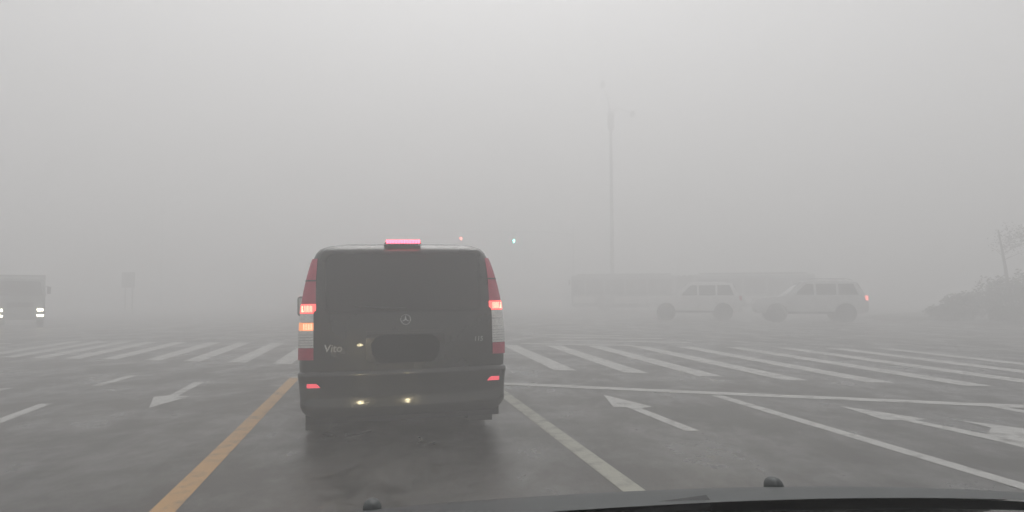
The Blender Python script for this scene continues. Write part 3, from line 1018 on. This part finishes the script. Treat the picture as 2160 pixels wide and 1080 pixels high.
# ------------------------------------------------------------------ shrubs and a young tree on the verge
def leaves(mb, c, rad, n, size, rnd, shell=0.55):
    for _ in range(n):
        d_ = Vector((rnd.gauss(0, 1), rnd.gauss(0, 1), rnd.gauss(0, 1))).normalized()
        r_ = (shell + (1 - shell) * rnd.random()) if rnd.random() < 0.8 else rnd.random()
        bump_ = 0.82 + 0.22 * math.sin(d_.x * 5 + d_.z * 4 + c[0]) * math.cos(d_.y * 4.3 + c[1])
        p = Vector(c) + Vector((d_.x * rad[0], d_.y * rad[1], d_.z * rad[2])) * r_ * bump_
        if p.z < 0.02: continue
        a_ = Vector((rnd.gauss(0, 1), rnd.gauss(0, 1), rnd.gauss(0, 0.6))).normalized() * size * (0.6 + 0.8 * rnd.random())
        b_ = a_.cross(Vector((rnd.gauss(0, 1), rnd.gauss(0, 1), rnd.gauss(0, 1)))).normalized() * a_.length * 0.5
        mb.add([p - a_, p + b_, p + a_, p - b_], [(0, 1, 2, 3)])


def shrub(x, y, rx, h, label, seed):
    rnd = random.Random(seed)
    t = empty('shrub', (x, y, 0.10), rnd.random() * 6, label, 'shrub', 'shrubs on the right-hand verge')
    mb = MB()
    for k in range(5):
        ang = k * 1.256 + rnd.random()
        cc = (math.cos(ang) * rx * 0.45, math.sin(ang) * rx * 0.45, h * (0.42 + 0.1 * rnd.random()))
        leaves(mb, cc, (rx * 0.62, rx * 0.62, h * 0.45), 420, 0.075, rnd)
    leaves(mb, (0, 0, h * 0.56), (rx * 0.6, rx * 0.6, h * 0.44), 500, 0.075, rnd)
    me = bpy.data.meshes.new('foliage')
    me.from_pydata(mb.v, [], mb.f)
    me.materials.append(M['leaf'])
    o = bpy.data.objects.new('foliage', me)
    col.objects.link(o)
    o.parent = t
    for k in range(4):
        a_ = k * 1.57 + rnd.random()
        MB().tube([(0.05 * math.cos(a_), 0.05 * math.sin(a_), -0.02), (0.3 * rx * math.cos(a_), 0.3 * rx * math.sin(a_), h * 0.45)], [0.03, 0.012], 6).build('stem', M['bark'], t)
    return t


for i, (x, y, rx, h, lab) in enumerate((
        (19.4, 31.6, 1.1, 0.85, 'lowest dark shrub, at the left end of the shrub bank'),
        (20.5, 31.8, 1.3, 1.5, 'low rounded shrub next to the lowest one on the verge'),
        (21.8, 31.2, 1.5, 2.2, 'mid-height dark shrub just left of the young tree trunk'),
        (23.4, 31.4, 1.6, 2.7, 'tall dark shrub at the foot of the young tree'),
        (24.9, 30.6, 1.7, 3.05, 'tallest dark shrub, cut by the right edge of the photo'),
        (20.9, 30.0, 0.90, 0.75, 'small shrub in front of the mid-height ones'),
        (22.8, 29.6, 1.00, 0.95, 'small shrub at the front of the bank by the right edge'))):
    shrub(x, y, rx, h, lab, 40 + i)

tr = empty('young_tree', (22.7, 32.6, 0.1), 0, 'thin young tree with a loose crown behind the shrubs at the right edge', 'tree')
tb = MB()
tb.tube([(0.12, 0, 0), (0.05, 0, 1.2), (-0.08, 0, 2.4), (-0.32, 0.02, 4.1)], [0.10, 0.085, 0.07, 0.03], 10)
rnd = random.Random(5)
tips = []
for k in range(5):
    z = 2.7 + 0.15 * k
    a_ = k * 2.4
    tip = (0.95 * math.cos(a_) * (1 - k * 0.03) + 0.35, 0.9 * math.sin(a_), z + 0.5)
    tb.tube([(-0.14, 0, z), (0.45 * math.cos(a_) + 0.1, 0.45 * math.sin(a_), z + 0.3), tip], [0.016, 0.010, 0.004], 6)
    tips.append(tip)
tb.build('trunk', M['bark'], tr, smooth=True)
lb = MB()
for tip in tips:
    leaves(lb, (tip[0] + 0.9, tip[1], tip[2] + 0.1), (1.1, 1.1, 0.7), 420, 0.045, rnd, 0.2)
me = bpy.data.meshes.new('crown')
me.from_pydata(lb.v, [], lb.f)
me.materials.append(M['leaf2'])
o = bpy.data.objects.new('crown', me)
col.objects.link(o)
o.parent = tr

# ------------------------------------------------------------------ fog
hz = MB().box((0, 0, 8.7), (600, 600, 19.4)).build('haze', M['seam'])
hz.data.materials.clear()
hm = bpy.data.materials.new('fog')
hm.use_nodes = True
hn = hm.node_tree
hn.nodes.clear()
ho = hn.nodes.new('ShaderNodeOutputMaterial')
pv = hn.nodes.new('ShaderNodeVolumePrincipled')
pv.inputs['Color'].default_value = (0.966, 0.964, 0.964, 1)
pv.inputs['Density'].default_value = FOG
pv.inputs['Anisotropy'].default_value = 0.25
hn.links.new(pv.outputs['Volume'], ho.inputs['Volume'])
hz.data.materials.append(hm)
tag(hz, kind='stuff')
